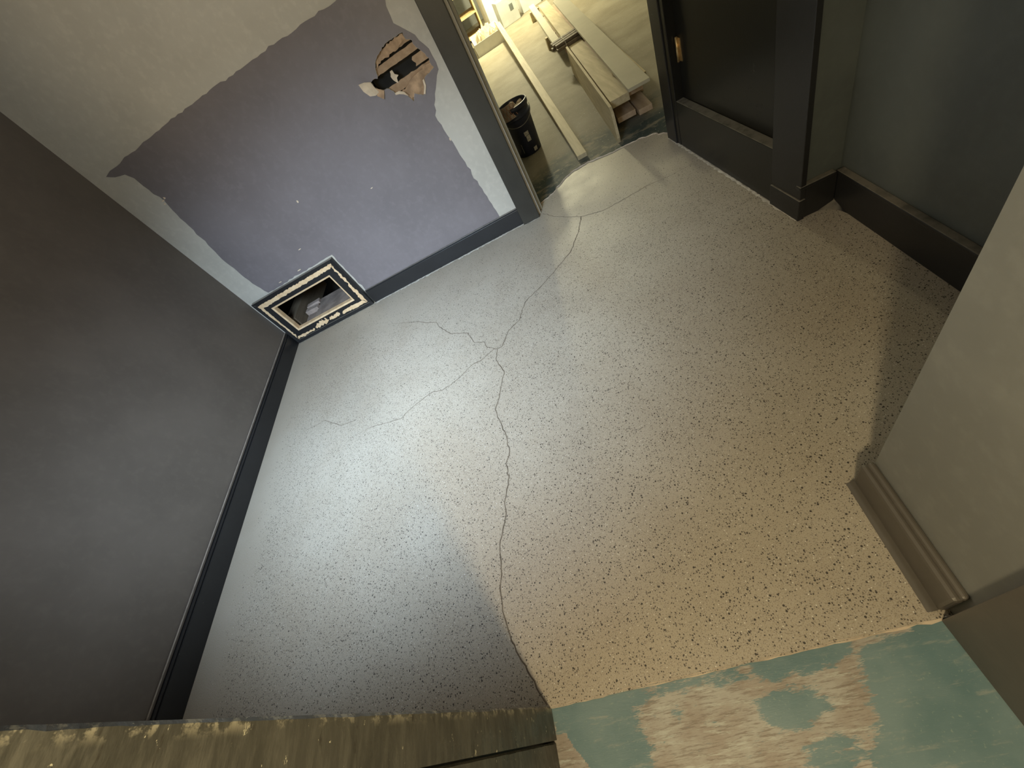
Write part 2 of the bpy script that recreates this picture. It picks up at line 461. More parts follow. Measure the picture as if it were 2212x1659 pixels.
# worn teal threshold: grid mesh with a paint-cover attribute
def make_threshold():
    x0, x1, y0, y1 = -0.70, 0.552, -0.26, 0.085
    nx, ny = 300, 90
    X = np.linspace(x0, x1, nx); Y = np.linspace(y0, y1, ny)
    verts, cov = [], []
    def ell(x, y, cx, cy, rx, ry, p=1.6):
        return max(0.0, 1.0 - (abs((x - cx) / rx) ** p + abs((y - cy) / ry) ** p))
    for j in range(ny):
        for i in range(nx):
            x, y = X[i], Y[j]
            w = noise.noise(Vector((x * 6, y * 9, 0))) * 0.03
            xx, yy = x + w, y + noise.noise(Vector((x * 7, y * 8, 3.1))) * 0.015
            def sm(v, lo, hi):
                t_ = min(1.0, max(0.0, (v - lo) / (hi - lo))); return t_ * t_ * (3 - 2 * t_)
            fine = noise.noise(Vector((x * 22, y * 45, 1.3))) * 0.14 + noise.noise(Vector((x * 60, y * 150, 4.3))) * 0.08
            c = 0.16
            c = max(c, 0.92 * sm(xx, -0.64, -0.61) * sm(xx, -0.28, -0.40))
            # grey-teal band along the floor edge
            c = max(c, 0.62 * sm(yy, 0.022, 0.062) * sm(xx, 0.10, -0.04))
            c = max(c, 0.85 * sm(yy, 0.015, 0.05) * sm(xx, -0.22, -0.34))
            c = max(c, 1.25 * ell(xx, yy, 0.15, 0.085, 0.18, 0.070, 2.0))
            c = max(c, 1.2 * ell(xx, yy, 0.075, -0.03, 0.13, 0.065, 1.7))
            c = max(c, 0.62 * ell(xx, yy, -0.22, 0.0, 0.03, 0.022, 2.0))
            c = max(c, 0.85 * ell(xx, yy, 0.12, -0.135, 0.11, 0.05, 2.0))
            e = 0.325 - 0.42 * (0.085 - yy)
            c = max(c, 0.95 * sm(xx, e - 0.07, e + 0.035) * sm(yy, 0.085, 0.050))
            if xx > 0.43: c = max(c, 0.8 * sm(xx, 0.43, 0.47))
            c = c * (1 - 0.5 * sm(xx, -0.55 - 0.0, -0.60) * sm(yy, 0.02, 0.0)) + fine
            if xx < -0.572 + (-yy) * 0.55: c *= 1 - sm(yy, 0.022, 0.008)
            verts.append((x, y, -0.006)); cov.append(c)
    faces = [(j * nx + i, j * nx + i + 1, (j + 1) * nx + i + 1, (j + 1) * nx + i) for j in range(ny - 1) for i in range(nx - 1)]
    # skirt
    me = bpy.data.meshes.new('threshold')
    b0 = len(verts)
    verts += [(x0, y0, -0.06), (x1, y0, -0.06), (x1, y1, -0.06), (x0, y1, -0.06)]
    cov += [0, 0, 0, 0]
    faces += [(b0, b0 + 3, b0 + 2, b0 + 1)]
    c0, c1, c2, c3 = 0, nx - 1, nx * ny - 1, nx * (ny - 1)
    for i in range(nx - 1):
        faces.append((b0, i + 1, i)); faces.append((b0 + 3, c3 + i, c3 + i + 1))
    faces.append((b0, b0 + 1, c1)); faces.append((b0 + 3, c2, b0 + 2))
    me.from_pydata(verts, [], faces)
    at = me.attributes.new('paint', 'FLOAT', 'POINT')
    at.data.foreach_set('value', cov)
    me.materials.append(M['threshold'])
    o = bpy.data.objects.new('trim_1', me); COL.objects.link(o)
    return o
structure(make_threshold(), 'worn teal-painted doorway threshold with scraped bare streaks', 'threshold')
# crumbly lip between threshold and floor
lp = jag([(-0.62, 0.086), (-0.2, 0.085), (0.2, 0.083), (0.53, 0.081)], 0.03, 0.0012, closed=False, seed=5)
L, R = strip_poly(lp, [0.004 + 0.005 * random.random() for _ in lp])
bm = bmesh.new()
a = [bm.verts.new((p.x, p.y, 0.001)) for p in L]; b = [bm.verts.new((p.x, p.y, -0.005)) for p in R]
for i in range(len(a) - 1): bm.faces.new((a[i], b[i], b[i + 1], a[i + 1]))
set_props(obj_from_bm('crumbled_lip', bm, M['debris'], floor), label='thin crumbled lip of the floor beside the threshold')

# ------------------------------------------------------------------ back wall with doorway, vent opening and plaster hole
hole = [(2.317, 1.401), (2.315, 1.367), (2.345, 1.347), (2.34, 1.332), (2.362, 1.287), (2.386, 1.234), (2.379, 1.215), (2.388, 1.183), (2.322, 1.17), (2.306, 1.164), (2.288, 1.125), (2.248, 1.091), (2.202, 1.127), (2.174, 1.094), (2.166, 1.113), (2.15, 1.162), (2.095, 1.183), (2.077, 1.219), (2.044, 1.227), (2.012, 1.244), (1.996, 1.295), (2.029, 1.302), (2.047, 1.293), (2.062, 1.327), (2.082, 1.358), (2.121, 1.383), (2.203, 1.406), (2.267, 1.403)]
hole_j = jag(hole, 0.012, 0.0025, seed=11)
vent_o = (0.150, 0.806, 0.125, 0.415)
WB0, WB1 = -0.02, 2.625         # wall runs from the corner to the doorway
wall_back = wall_sheet('wall_back', FB, [(WB0, 0.0), (WB1, 0.0), (WB1, HW), (WB0, HW)], [hole_j, rect(*vent_o)], -0.022, 0.0, M['wall_grey'])
structure(wall_back, 'grey back wall with a large violet-grey patch, a broken plaster hole and a low vent opening', 'wall')
# rear skin of the same wall and the far reveal
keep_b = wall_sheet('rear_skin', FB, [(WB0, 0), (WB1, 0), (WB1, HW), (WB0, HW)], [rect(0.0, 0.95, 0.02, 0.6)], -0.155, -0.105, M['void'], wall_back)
fbox('reveal', FB, WB1 - 0.03, WB1, -0.155, -0.022, 0, HW, M['strip'], wall_back)
fbox('lintel', FB, WB1, 3.78, -0.155, 0.0, 2.15, HW, M['wall_grey'], wall_back)
fbox('far_pier', FB, 3.80, 6.2, -0.155, -0.02, -0.02, HW, M['wall_light'], wall_back)

# the violet patch is a coat of paint with hand-cut edges
purple = [(0.105, 1.692), (0.196, 1.702), (0.395, 1.706), (0.696, 1.71), (1.03, 1.706), (1.368, 1.694), (1.695, 1.688), (1.992, 1.674), (2.10, 1.673), (2.26, 1.70), (2.335, 1.60), (2.296, 1.456), (2.328, 1.418),
          (2.375, 1.36), (2.412, 1.27), (2.408, 1.16), (2.316, 1.065), (2.25, 0.964), (2.258, 0.836), (2.279, 0.623), (2.288, 0.434), (2.306, 0.264), (2.313, 0.13), (1.6, 0.128), (0.95, 0.128), (0.95, 0.54), (0.233, 0.535), (0.199, 0.665), (0.193, 0.931), (0.239, 1.256), (0.267, 1.453), (0.248, 1.546), (0.248, 1.605), (0.222, 1.646), (0.15, 1.665)]
# keep the paint coat clear of the plaster hole by cutting the hole out of the coat as well
pur = jag(purple, 0.03, 0.0035, seed=21)
def grow(poly, d):
    c = Vector((sum(p[0] for p in poly) / len(poly), sum(p[1] for p in poly) / len(poly)))
    return [tuple(Vector(p) + (Vector(p) - c).normalized() * d) for p in poly]
wall_sheet('paint_patch', FB, pur, [grow(hole_j, 0.001)], 0.0, 0.0012, M['wall_purple'], wall_back)['label'] = 'violet-grey painted patch with hand-cut edges'

# lath behind the hole, broken plaster edges
lath_rows = [(1.352, 1.394, [(1.97, 2.43)]), (1.298, 1.337, [(1.97, 2.43)]), (1.232, 1.282, [(2.292, 2.43)]), (1.176, 1.221, [(1.94, 2.43)]), (1.126, 1.168, [(1.97, 2.43)]), (1.078, 1.118, [(1.97, 2.43)]), (1.402, 1.44, [(1.97, 2.43)])]
for z0, z1, segs in lath_rows:
    for s0, s1 in segs:
        out = jag([(s0, z0), (s1, z0), (s1, z1), (s0, z1)], 0.02, 0.0012, seed=int(z0 * 1000))
        if s0 > 2.2:
            out = [(2.289, 1.262), (2.286, 1.270), (2.296, 1.282), (2.43, 1.282), (2.43, 1.232), (2.290, 1.232), (2.300, 1.246)]
        wall_sheet('lath', FB, out, [], -0.034, -0.024, M['lath'], wall_back)
# brown coat plaster still keyed on the laths
wall_sheet('plaster_key', FB, jag([(2.10, 1.178), (2.16, 1.17), (2.25, 1.20), (2.33, 1.215), (2.38, 1.21), (2.385, 1.18), (2.32, 1.165), (2.29, 1.12), (2.25, 1.092), (2.20, 1.12), (2.17, 1.10), (2.15, 1.16)], 0.012, 0.003, seed=31), [], -0.023, -0.012, M['plaster_brown'], wall_back)
wall_sheet('plaster_key', FB, jag([(2.06, 1.33), (2.10, 1.368), (2.20, 1.402), (2.31, 1.398), (2.312, 1.37), (2.25, 1.352), (2.12, 1.352)], 0.012, 0.003, seed=33), [], -0.023, -0.012, M['plaster_brown'], wall_back)
wall_sheet('plaster_key', FB, jag([(2.12, 1.262), (2.13, 1.23), (2.142, 1.215), (2.150, 1.24), (2.168, 1.247), (2.150, 1.262), (2.148, 1.285), (2.132, 1.285)], 0.012, 0.002, seed=34), [], -0.032, -0.018, M['plaster_white'], wall_back)
# curled flap of finish coat at the left of the hole
def flap(name, pts, mat, label):
    bm = bmesh.new()
    vs = [bm.verts.new(FB.pt(*p)) for p in pts]
    bm.faces.new(vs)
    bmesh.ops.triangulate(bm, faces=bm.faces)
    r = bmesh.ops.extrude_face_region(bm, geom=bm.faces[:])
    for v in r['geom']:
        if isinstance(v, bmesh.types.BMVert): v.co += FB.pt(0, 0.006, 0) - FB.pt(0, 0, 0)
    o = obj_from_bm(name, bm, mat, wall_back); o['label'] = label
    return o
flap('plaster_flap', [(1.930, 0.030, 1.325), (1.965, 0.022, 1.318), (1.998, 0.004, 1.300), (2.004, 0.004, 1.262), (2.012, 0.006, 1.236), (1.985, 0.018, 1.232), (1.953, 0.028, 1.246), (1.934, 0.032, 1.284)], M['plaster_white'], 'pale curled flap of plaster at the hole edge')
flap('plaster_flap', [(2.004, 0.003, 1.262), (2.044, 0.003, 1.228), (2.030, 0.008, 1.208), (2.016, 0.012, 1.193), (1.990, 0.012, 1.226)], M['plaster_brown'], 'small brown plaster flake hanging below the hole')
flap('plaster_flap', [(2.095, 0.002, 1.186), (2.125, 0.002, 1.183), (2.150, 0.002, 1.166), (2.166, 0.004, 1.136), (2.158, 0.010, 1.140), (2.142, 0.010, 1.156), (2.118, 0.010, 1.170), (2.094, 0.008, 1.176)], M['plaster_white'], 'white torn plaster edge below the hole')
flap('plaster_flap', [(2.288, 0.001, 1.160), (2.300, 0.001, 1.164), (2.292, 0.003, 1.128), (2.262, 0.003, 1.092), (2.255, 0.001, 1.10), (2.280, 0.001, 1.13)], M['plaster_white'], 'white torn plaster edge right below the hole')
# chips and nicks on the patch
for s, z, w, h in [(0.262, 1.425, 0.018, 0.007), (0.285, 1.432, 0.012, 0.010), (0.248, 1.405, 0.010, 0.006), (0.77, 0.70, 0.02, 0.004), (1.05, 0.98, 0.010, 0.012), (1.58, 0.80, 0.012, 0.004), (0.62, 0.565, 0.03, 0.006), (0.40, 0.56, 0.02, 0.005), (2.262, 0.80, 0.006, 0.014)]:
    r_ = random.Random(int(s * 1000))
    poly = [(s + math.cos(k) * w * r_.uniform(0.5, 1), z + math.sin(k) * h * r_.uniform(0.5, 1)) for k in np.linspace(0, 2 * math.pi, 8)[:-1]]
    wall_sheet('paint_chip', FB, poly, [], 0.0011, 0.0017, M['plaster_white'], wall_back)

# door casing on the back wall, pale jamb edge beyond it
M['casing'] = mat_paint('dark_olive_casing_paint', (0.050, 0.047, 0.038), 0.4, chips=0.02, chip=(0.02, 0.02, 0.018), var=0.3, stretch=(9, 9, 0.7))
casing = fbox('trim_2', FB, 2.464, 2.606, 0.0, 0.050, 0.0, 2.25, M['casing'], None, 0.004)
structure(casing, 'black door casing of the doorway in the back wall', 'casing')
structure(fbox('trim_3', FB, 2.610, 2.650, -0.105, -0.060, -0.012, 2.2, M['strip'], None, 0.006), 'pale narrow jamb edge just beyond the black casing', 'trim')

# baseboard of the back wall
bb = empty('baseboard_back', FB.pt(1.7, 0.011, 0))
structure(bb, 'black baseboard under the violet patch', 'baseboard')
keep(fbox('board', FB, 0.945, 2.464, 0.0012, 0.021, 0.0, 0.130, M['black'], None, 0.003), bb)
keep(fbox('cap', FB, 0.945, 2.464, 0.0012, 0.018, 0.130, 0.142, M['black_dusty'], None, 0.003), bb)
def caulk_line(fr, s0, s1, n0, w, parent, seed, mat='caulk'):
    pts = jag([(s0, n0 + w / 2), (s1, n0 + w / 2)], 0.015, w * 0.12, closed=False, seed=seed)
    r_ = random.Random(seed)
    L, R = strip_poly(pts, [w * r_.uniform(0.5, 1.25) for _ in pts])
    bm = bmesh.new()
    a = [bm.verts.new(fr.pt(p.x, p.y, 0.004)) for p in L]; b = [bm.verts.new(fr.pt(p.x, p.y, 0.0012)) for p in R]
    for i in range(len(a) - 1): bm.faces.new((a[i], b[i], b[i + 1], a[i + 1]))
    o = obj_from_bm('plaster_line', bm, M[mat], None)
    if parent: keep(o, parent); o['label'] = 'white ragged plaster line at the floor'
    return o
caulk_line(FB, 0.93, 2.464, 0.017, 0.030, bb, 41)
c_ = caulk_line(FB, 2.47, 2.606, 0.048, 0.018, None, 42); c_.parent = casing; c_['label'] = 'white ragged plaster line at the floor'

# ------------------------------------------------------------------ vent frame in the back wall
vent = empty('vent_frame', FB.pt(0.48, 0.02, 0.005))
set_props(vent, 'low black vent frame in the corner, bare wood showing through its chipped paint', 'vent frame')
def mitred(name, o, i, n0, n1, mat, parent, n1i=None, bevel=0.0):
    """four mitred rails between rectangle o and rectangle i (s0, s1, z0, z1)"""
    n1i = n1 if n1i is None else n1i
    O = [(o[0], o[2]), (o[1], o[2]), (o[1], o[3]), (o[0], o[3])]
    I = [(i[0], i[2]), (i[1], i[2]), (i[1], i[3]), (i[0], i[3])]
    res = []
    for k in range(4):
        q = [O[k], O[(k + 1) % 4], I[(k + 1) % 4], I[k]]
        hs = [n1, n1, n1i, n1i]
        bm = bmesh.new()
        lo = [bm.verts.new(FB.pt(p[0], n0, p[1])) for p in q]
        hi = [bm.verts.new(FB.pt(p[0], h, p[1])) for p, h in zip(q, hs)]
        bm.faces.new(lo); bm.faces.new(hi)
        for j in range(4): bm.faces.new((lo[j], lo[(j + 1) % 4], hi[(j + 1) % 4], hi[j]))
        if bevel: bmesh.ops.bevel(bm, geom=bm.edges[:], offset=bevel, segments=1, affect='EDGES')
        res.append(keep(obj_from_bm(name, bm, mat, None), parent))
    return res
mitred('outer_moulding', (0.030, 0.935, 0.006, 0.528), (0.058, 0.905, 0.036, 0.500), 0.0013, 0.040, M['black_dusty'], vent, 0.034, 0.002)
mitred('frame_rail', (0.058, 0.905, 0.036, 0.500), (0.142, 0.812, 0.118, 0.420), 0.0013, 0.030, M['black'], vent)
mitred('inner_bead', (0.142, 0.812, 0.118, 0.420), (0.158, 0.798, 0.132, 0.405), -0.018, 0.032, M['bare_wood'], vent, 0.028)
# bare wood where the paint has come off
def bare(poly, seed, amp=0.003, step=0.014):
    o = wall_sheet('bare_wood_strip', FB, jag(poly, step, amp, seed=seed), [], 0.029, 0.0318, M['bare_wood'], None)
    keep(o, vent); o['label'] = 'bare pale wood under chipped black paint'
bare([(0.062, 0.488), (0.900, 0.496), (0.888, 0.462), (0.086, 0.452)], 51, 0.0022)
bare([(0.060, 0.488), (0.088, 0.450), (0.080, 0.30), (0.078, 0.085), (0.062, 0.045)], 52, 0.003)
bare([(0.900, 0.492), (0.880, 0.44), (0.878, 0.34), (0.870, 0.22), (0.866, 0.085), (0.900, 0.048), (0.896, 0.25)], 53, 0.005)
bare([(0.064, 0.046), (0.082, 0.072), (0.20, 0.066), (0.285, 0.060), (0.27, 0.046)], 54)
bare([(0.30, 0.052), (0.33, 0.082), (0.41, 0.110), (0.43, 0.082), (0.45, 0.108), (0.47, 0.070), (0.43, 0.050)], 55, 0.006, 0.01)
bare([(0.475, 0.060), (0.49, 0.092), (0.56, 0.090), (0.60, 0.105), (0.60, 0.072), (0.55, 0.056)], 56, 0.004, 0.01)
bare([(0.62, 0.055), (0.64, 0.080), (0.73, 0.086), (0.862, 0.084), (0.895, 0.046), (0.75, 0.048)], 57, 0.003)
caulk_line(FB, 0.05, 0.93, 0.036, 0.010, vent, 43)

# cavity behind the vent
cav = structure(empty('wall_cavity', FB.pt(0.45, -0.4, 0)), 'dark masonry cavity seen through the vent opening', 'cavity')
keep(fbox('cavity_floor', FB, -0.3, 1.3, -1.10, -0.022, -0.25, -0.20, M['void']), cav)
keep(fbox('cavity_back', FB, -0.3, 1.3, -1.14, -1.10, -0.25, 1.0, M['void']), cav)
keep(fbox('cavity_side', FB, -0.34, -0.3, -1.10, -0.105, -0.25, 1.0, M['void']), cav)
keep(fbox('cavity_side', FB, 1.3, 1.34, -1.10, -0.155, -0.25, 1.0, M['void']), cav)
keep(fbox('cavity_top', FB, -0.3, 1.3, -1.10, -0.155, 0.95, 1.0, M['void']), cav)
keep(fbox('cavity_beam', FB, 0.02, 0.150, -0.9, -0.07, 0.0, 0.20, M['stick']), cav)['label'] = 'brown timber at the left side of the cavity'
keep(fbox('masonry_ledge', FB, 0.30, 1.1, -0.385, -0.07, -0.2, 0.105, M['dust_slab'], None, 0.006), cav)['label'] = 'dusty rough masonry ledge'
keep(fbox('masonry_ledge', FB, 0.158, 0.296, -0.36, -0.07, -0.2, 0.085, M['dust_slab'], None, 0.006), cav)['label'] = 'lower grey masonry block'
bm = bmesh.new(); tube(bm, [FB.pt(0.92, -0.62, 0.5), FB.pt(0.78, -0.50, 0.08), FB.pt(0.76, -0.48, 0.0)], 0.010, 8)
keep(obj_from_bm('pipe', bm, M['steel'], None, True), cav)['label'] = 'thin pale metal pipe'
for k, (s, nn, z, rz) in enumerate([(0.235, -0.33, 0.086, 0.06), (0.245, -0.235, 0.086, -0.05)]):
    f_ = Frame(FB.pt(s, nn, 0)[:2], (math.cos(rz), math.sin(rz) - 0.03), (-math.sin(rz) + 0.03, math.cos(rz)))
    b_ = fbox('brick', f_, -0.075, 0.075, -0.03, 0.03, z, z + 0.045, M['brick'], None, 0.005)
    set_props(b_, ['dusty broken brick lying further back in the vent cavity', 'dusty broken brick lying nearer the vent opening'][k], 'brick', 'loose bricks in the vent cavity')

# ------------------------------------------------------------------ left wall
wall_left = structure(wall_sheet('wall_left', FA, [(0.0, 0.0), (3.45, 0.0), (3.45, HW), (0.0, HW)], [], -0.12, 0.0, M['wall_dark']), 'dark brown-grey painted wall on the left', 'wall')
bl = structure(empty('baseboard_left', FA.pt(1.6, 0.015, 0)), 'black baseboard with a dusty moulded top along the dark left wall', 'baseboard')
A0 = 0.075
keep(fbox('board', FA, A0, 3.22, 0.0, 0.030, 0.0, 0.122, M['black'], None, 0.002), bl)
keep(fbox('moulding', FA, A0, 3.22, 0.0, 0.024, 0.124, 0.138, M['black'], None, 0.004), bl)
M['dust_cap'] = mat_paint('dusty_moulding_paint', (0.10, 0.085, 0.07), 0.5, dust=(0.36, 0.31, 0.26))
keep(fbox('cap', FA, A0, 3.22, 0.0, 0.016, 0.140, 0.154, M['dust_cap'], None, 0.005), bl)

# ------------------------------------------------------------------ right wall with the black door
wall_right = wall_sheet('wall_right', FR, [(0.028, 0), (0.16, 0), (0.16, 2.12), (1.35, 2.12), (1.35, 0), (1.47, 0), (1.47, HW), (0.028, HW)], [], -0.16, -0.022, M['wall_blue'])
structure(wall_right, 'blue-grey wall around the black door on the right', 'wall')
door = structure(empty('door_1', FR.pt(0.75, -0.05, 0.0)), 'black recessed door with a dusty ledge and brass hinge on the right', 'door')
keep(fbox('door_leaf', FR, 0.225, 1.275, -0.10, -0.055, 0.115, 2.06, M['door'], None, 0.002), door)
kick = keep(fbox('kick_rail', FR, 0.225, 1.275, -0.0545, 0.0, 0.0, 0.300, M['door'], None, 0.004), door)
kick['label'] = 'deep bottom rail with a dusty ledge on top'
keep(fbox('casing_side', FR, -0.005, 0.220, -0.02, 0.006, 0.116, 2.10, M['black'], None, 0.003), door)
keep(fbox('plinth_block', FR, -0.010, 0.221, -0.02, 0.012, 0.0, 0.114, M['black_dusty'], None, 0.004), door)
keep(fbox('casing_side', FR, 1.330, 1.475, -0.02, 0.010, 0.0, 2.10, M['black'], None, 0.003), door)
keep(fbox('door_jamb', FR, 1.278, 1.329, -0.10, 0.002, 0.0, 2.08, M['door'], None, 0.003), door)
keep(fbox('casing_head', FR, -0.005, 1.475, -0.02, 0.010, 2.101, 2.24, M['black'], None, 0.003), door)
for s_, z_, w_, h_, n_ in [(0.475, 0.60, 0.020, 0.035, 5), (0.455, 0.43, 0.05, 0.020, 9), (0.52, 0.50, 0.03, 0.014, 3)]:
    for q_ in range(n_):
        rr_ = random.Random(int(z_ * 100) + q_)
        cs_, cz_ = s_ + rr_.uniform(-1, 1) * w_, z_ + rr_.uniform(-1, 1) * h_
        poly = [(cs_ + math.cos(a_) * 0.009 * rr_.uniform(0.3, 1), cz_ + math.sin(a_) * 0.007 * rr_.uniform(0.3, 1)) for a_ in np.linspace(0, 2 * math.pi, 8)[:-1]]
        keep(wall_sheet('scuff', FR, poly, [], -0.0549, -0.0543, M['scuff'], None), door)
hz0, hz1 = 0.515, 0.650
bm = bmesh.new()
tube(bm, [FR.pt(1.262, -0.046, hz0), FR.pt(1.262, -0.046, hz1)], 0.009, 12)
hinge = keep(obj_from_bm('hinge', bm, M['brass'], None, True), door); hinge['label'] = 'brass hinge'
h2 = fbox('hinge_leaf', FR, 1.225, 1.255, -0.0545, -0.051, hz0 + 0.005, hz1 - 0.005, M['brass']); h2.parent = hinge
# pale plaster line along the door foot
o_ = caulk_line(FR, 0.0, 1.46, 0.000, 0.020, door, 44)

# short return and recess wall
wall_return = structure(fbox('wall_right_return', FJ, 0.030, 0.40, -0.14, 0.0, 0.0, HW, M['wall_blue']), 'narrow blue-grey return wall beside the black door', 'wall')
wall_recess = structure(fbox('wall_right_recess', FE, 0.002, 1.42, -0.14, 0.0, 0.0, HW, M['wall_blue']), 'dark grey recess wall on the far right', 'wall')
br = structure(empty('baseboard_right', FE.pt(0.5, 0.01, 0)), 'black baseboard with a dusty top around the recess on the right', 'baseboard')
keep(fbox('board', FE, 0.026, 1.32, 0.0, 0.026, 0.0, 0.168, M['black'], None, 0.003), br)
keep(fbox('cap', FE, 0.026, 1.32, 0.0, 0.034, 0.169, 0.186, M['black_dusty'], None, 0.004), br)
keep(fbox('board', FJ, 0.012, 0.175, 0.0, 0.026, 0.0, 0.168, M['black'], None, 0.003), br)
keep(fbox('cap', FJ, 0.000, 0.165, 0.0, 0.034, 0.169, 0.186, M['black_dusty'], None, 0.004), br)
# rounded floor fillet in the recess corner
bm = bmesh.new()
cpt = FE.pt(0.024, 0.024, 0)
arc = []
for k in range(9):
    t_ = k / 8
    p0 = Vector((cpt.x - 0.13, cpt.y + 0.003)); p1 = Vector((cpt.x, cpt.y)); p2 = Vector((cpt.x - 0.008, cpt.y - 0.14))
    q = p0 * (1 - t_) ** 2 + p1 * 2 * t_ * (1 - t_) + p2 * t_ ** 2
    arc.append(bm.verts.new((q.x, q.y, 0.002)))
top = bm.verts.new((cpt.x, cpt.y, 0.03))
for k in range(8): bm.faces.new((arc[k], arc[k + 1], top))
keep(obj_from_bm('corner_fillet', bm, M['black_dusty'], None, True), br)

# ------------------------------------------------------------------ front wall: pier on the right, wall with window on the left
pier = [(0.600, 0.462), (0.556, 0.0845), (0.556, -0.24), (1.60, -0.24), (1.60, 0.462)]
wall_fr = structure(slab('wall_front_right', pier, 0.0, HW, M['wall_light']), 'pale grey pier wall close at the right', 'wall')
pb = structure(empty('baseboard_pier', (0.57, 0.28, 0)), 'grey-brown rounded baseboard at the foot of the pale pier', 'baseboard')
FP = Frame((0.600, 0.462), (-0.044, -0.3775), (-0.3775, 0.044))
keep(fbox('board', FP, -0.012, 0.368, 0.0, 0.030, 0.0, 0.135, M['base_brown'], None, 0.010), pb)
keep(fbox('cap', FP, -0.004, 0.368, 0.0, 0.018, 0.136, 0.160, M['base_brown'], None, 0.007), pb)
bm = bmesh.new()
prof = [(0.030, 0.022), (0.034, 0.010), (0.040, 0.003), (0.050, 0.0008)]
rows = [[bm.verts.new(FP.pt(s, n_, z)) for n_, z in prof] for s in np.linspace(-0.01, 0.368, 12)]
for i in range(11):
    for j in range(3): bm.faces.new((rows[i][j], rows[i + 1][j], rows[i + 1][j + 1], rows[i][j + 1]))
keep(obj_from_bm('cove', bm, M['base_brown'], None, True), pb)

wx0, wx1, wz0, wz1 = -1.80, -0.72, 1.62, 2.50
wall_fl = wall_sheet('wall_front_left', WORLD, [(-2.75, 0), (-0.70, 0), (-0.70, HW), (-2.75, HW)], [rect(wx0, wx1, wz0, wz1)], -0.20, 0.084, M['wall_dark'])
structure(wall_fl, 'front wall beside the doorway the viewer stands in', 'wall')
win = structure(empty('window_1', (-1.26, -0.12, wz0)), 'high window in the front wall letting in daylight', 'window')
for a_ in (rect(wx0, wx1, wz0, wz0 + 0.04), rect(wx0, wx1, wz1 - 0.04, wz1), rect(wx0, wx0 + 0.04, wz0 + 0.04, wz1 - 0.04), rect(wx1 - 0.04, wx1, wz0 + 0.04, wz1 - 0.04)):
    keep(wall_sheet('window_frame', WORLD, a_, [], -0.16, -0.11, M['strip'], None), win)

# left door jamb right beside the viewer: painted boards with chipped front edge
def jamb_board(name, y0, y1, x0, x1, mat, parent, nseg=140, chip_amp=0.003, seed=1):
    bm = bmesh.new()
    rings = []
    for k in range(nseg + 1):
        z = -0.005 + 2.16 * k / nseg
        e = noise.noise(Vector((z * 14, seed, 0))) * chip_amp + noise.noise(Vector((z * 55, seed, 2))) * chip_amp * 0.8
        big = max(0.0, noise.noise(Vector((z * 3.1, seed, 7))) - 0.3) * 0.016
        c = 0.004 + abs(e) + big
        rings.append([bm.verts.new((x0, y0, z)), bm.verts.new((x1 + e * 0.25, y0, z)), bm.verts.new((x1 + e * 0.3, (y0 + y1) / 2, z)), bm.verts.new((x1, y1 - c, z)), bm.verts.new((x1 - c, y1, z)), bm.verts.new((x0, y1, z))])
    for a_, b_ in zip(rings, rings[1:]):
        for j in range(6): bm.faces.new((a_[j], a_[(j + 1) % 6], b_[(j + 1) % 6], b_[j]))
    bm.faces.new(rings[0]); bm.faces.new(rings[-1])
    return obj_from_bm(name, bm, mat, parent)
jl = structure(empty('trim_4', (-0.64, -0.05, 0)), 'olive-grey chipped door jamb close at the lower left', 'door jamb')
keep(fbox('leak_backing', WORLD, -0.70, -0.655, -0.20, 0.080, -0.004, 2.16, M['black']), jl)  # unseen board added to stop window light leaking through the seam
keep(jamb_board('front_board', 0.003, 0.088, -0.66, -0.622, M['jamb'], None, seed=1), jl)
keep(jamb_board('rear_board', -0.24, -0.001, -0.66, -0.627, M['jamb'], None, seed=5, chip_amp=0.0015), jl)
jr = structure(empty('trim_5', (0.54, -0.08, 0)), 'grey-brown door jamb close at the lower right', 'door jamb')
keep(fbox('jamb_board', WORLD, 0.525, 0.556, -0.24, 0.080, -0.005, 2.16, M['base_brown'], None, 0.003), jr)
structure(fbox('trim_6', WORLD, -0.66, 0.556, -0.24, 0.084, 2.16, HW, M['wall_dark']), 'wall above the doorway the viewer stands in', 'trim')

# ------------------------------------------------------------------ shells of the rooms
structure(slab('ceiling', [(-2.75, -0.20), (1.62, -0.20), (1.62, 3.36), (-2.75, 3.36)], HW, HW + 0.05, M['ceiling']), 'plain ceiling of the hallway', 'ceiling')
structure(slab('ceiling_far', [(-0.6, 3.36), (3.4, 3.36), (3.4, 14.2), (-0.6, 14.2)], HW, HW + 0.05, M['ceiling']), 'plain ceiling of the far room', 'ceiling')
structure(fbox('wall_far_left', WORLD, -0.56, -0.50, 3.32, 14.2, -0.02, HW, M['wall_light']), 'pale left wall of the far room', 'wall')
structure(fbox('wall_far_right', WORLD, 3.30, 3.36, 3.2, 14.2, -0.02, HW, M['wall_light']), 'pale right wall of the far room', 'wall')
structure(fbox('wall_far_end', WORLD, -0.56, 3.36, 14.1, 14.2, -0.02, HW, M['wall_light']), 'pale end wall of the far room', 'wall')
structure(slab('ceiling_entry', [(-2.6, -3.4), (2.2, -3.4), (2.2, -0.24), (-0.7, -0.24), (-0.7, -0.7), (-2.6, -0.7)], HW, HW + 0.05, M['ceiling']), 'plain ceiling of the entry', 'ceiling')
structure(fbox('wall_entry_left', WORLD, -0.78, -0.70, -3.4, -0.205, -0.02, HW, M['wall_light']), 'pale left wall of the entry', 'wall')
structure(fbox('wall_entry_right', WORLD, 2.12, 2.2, -3.4, -0.24, -0.02, HW, M['wall_light']), 'pale right wall of the entry', 'wall')
structure(fbox('wall_entry_back', WORLD, -0.78, 2.2, -3.4, -3.32, -0.02, HW, M['wall_light']), 'pale back wall of the entry', 'wall')

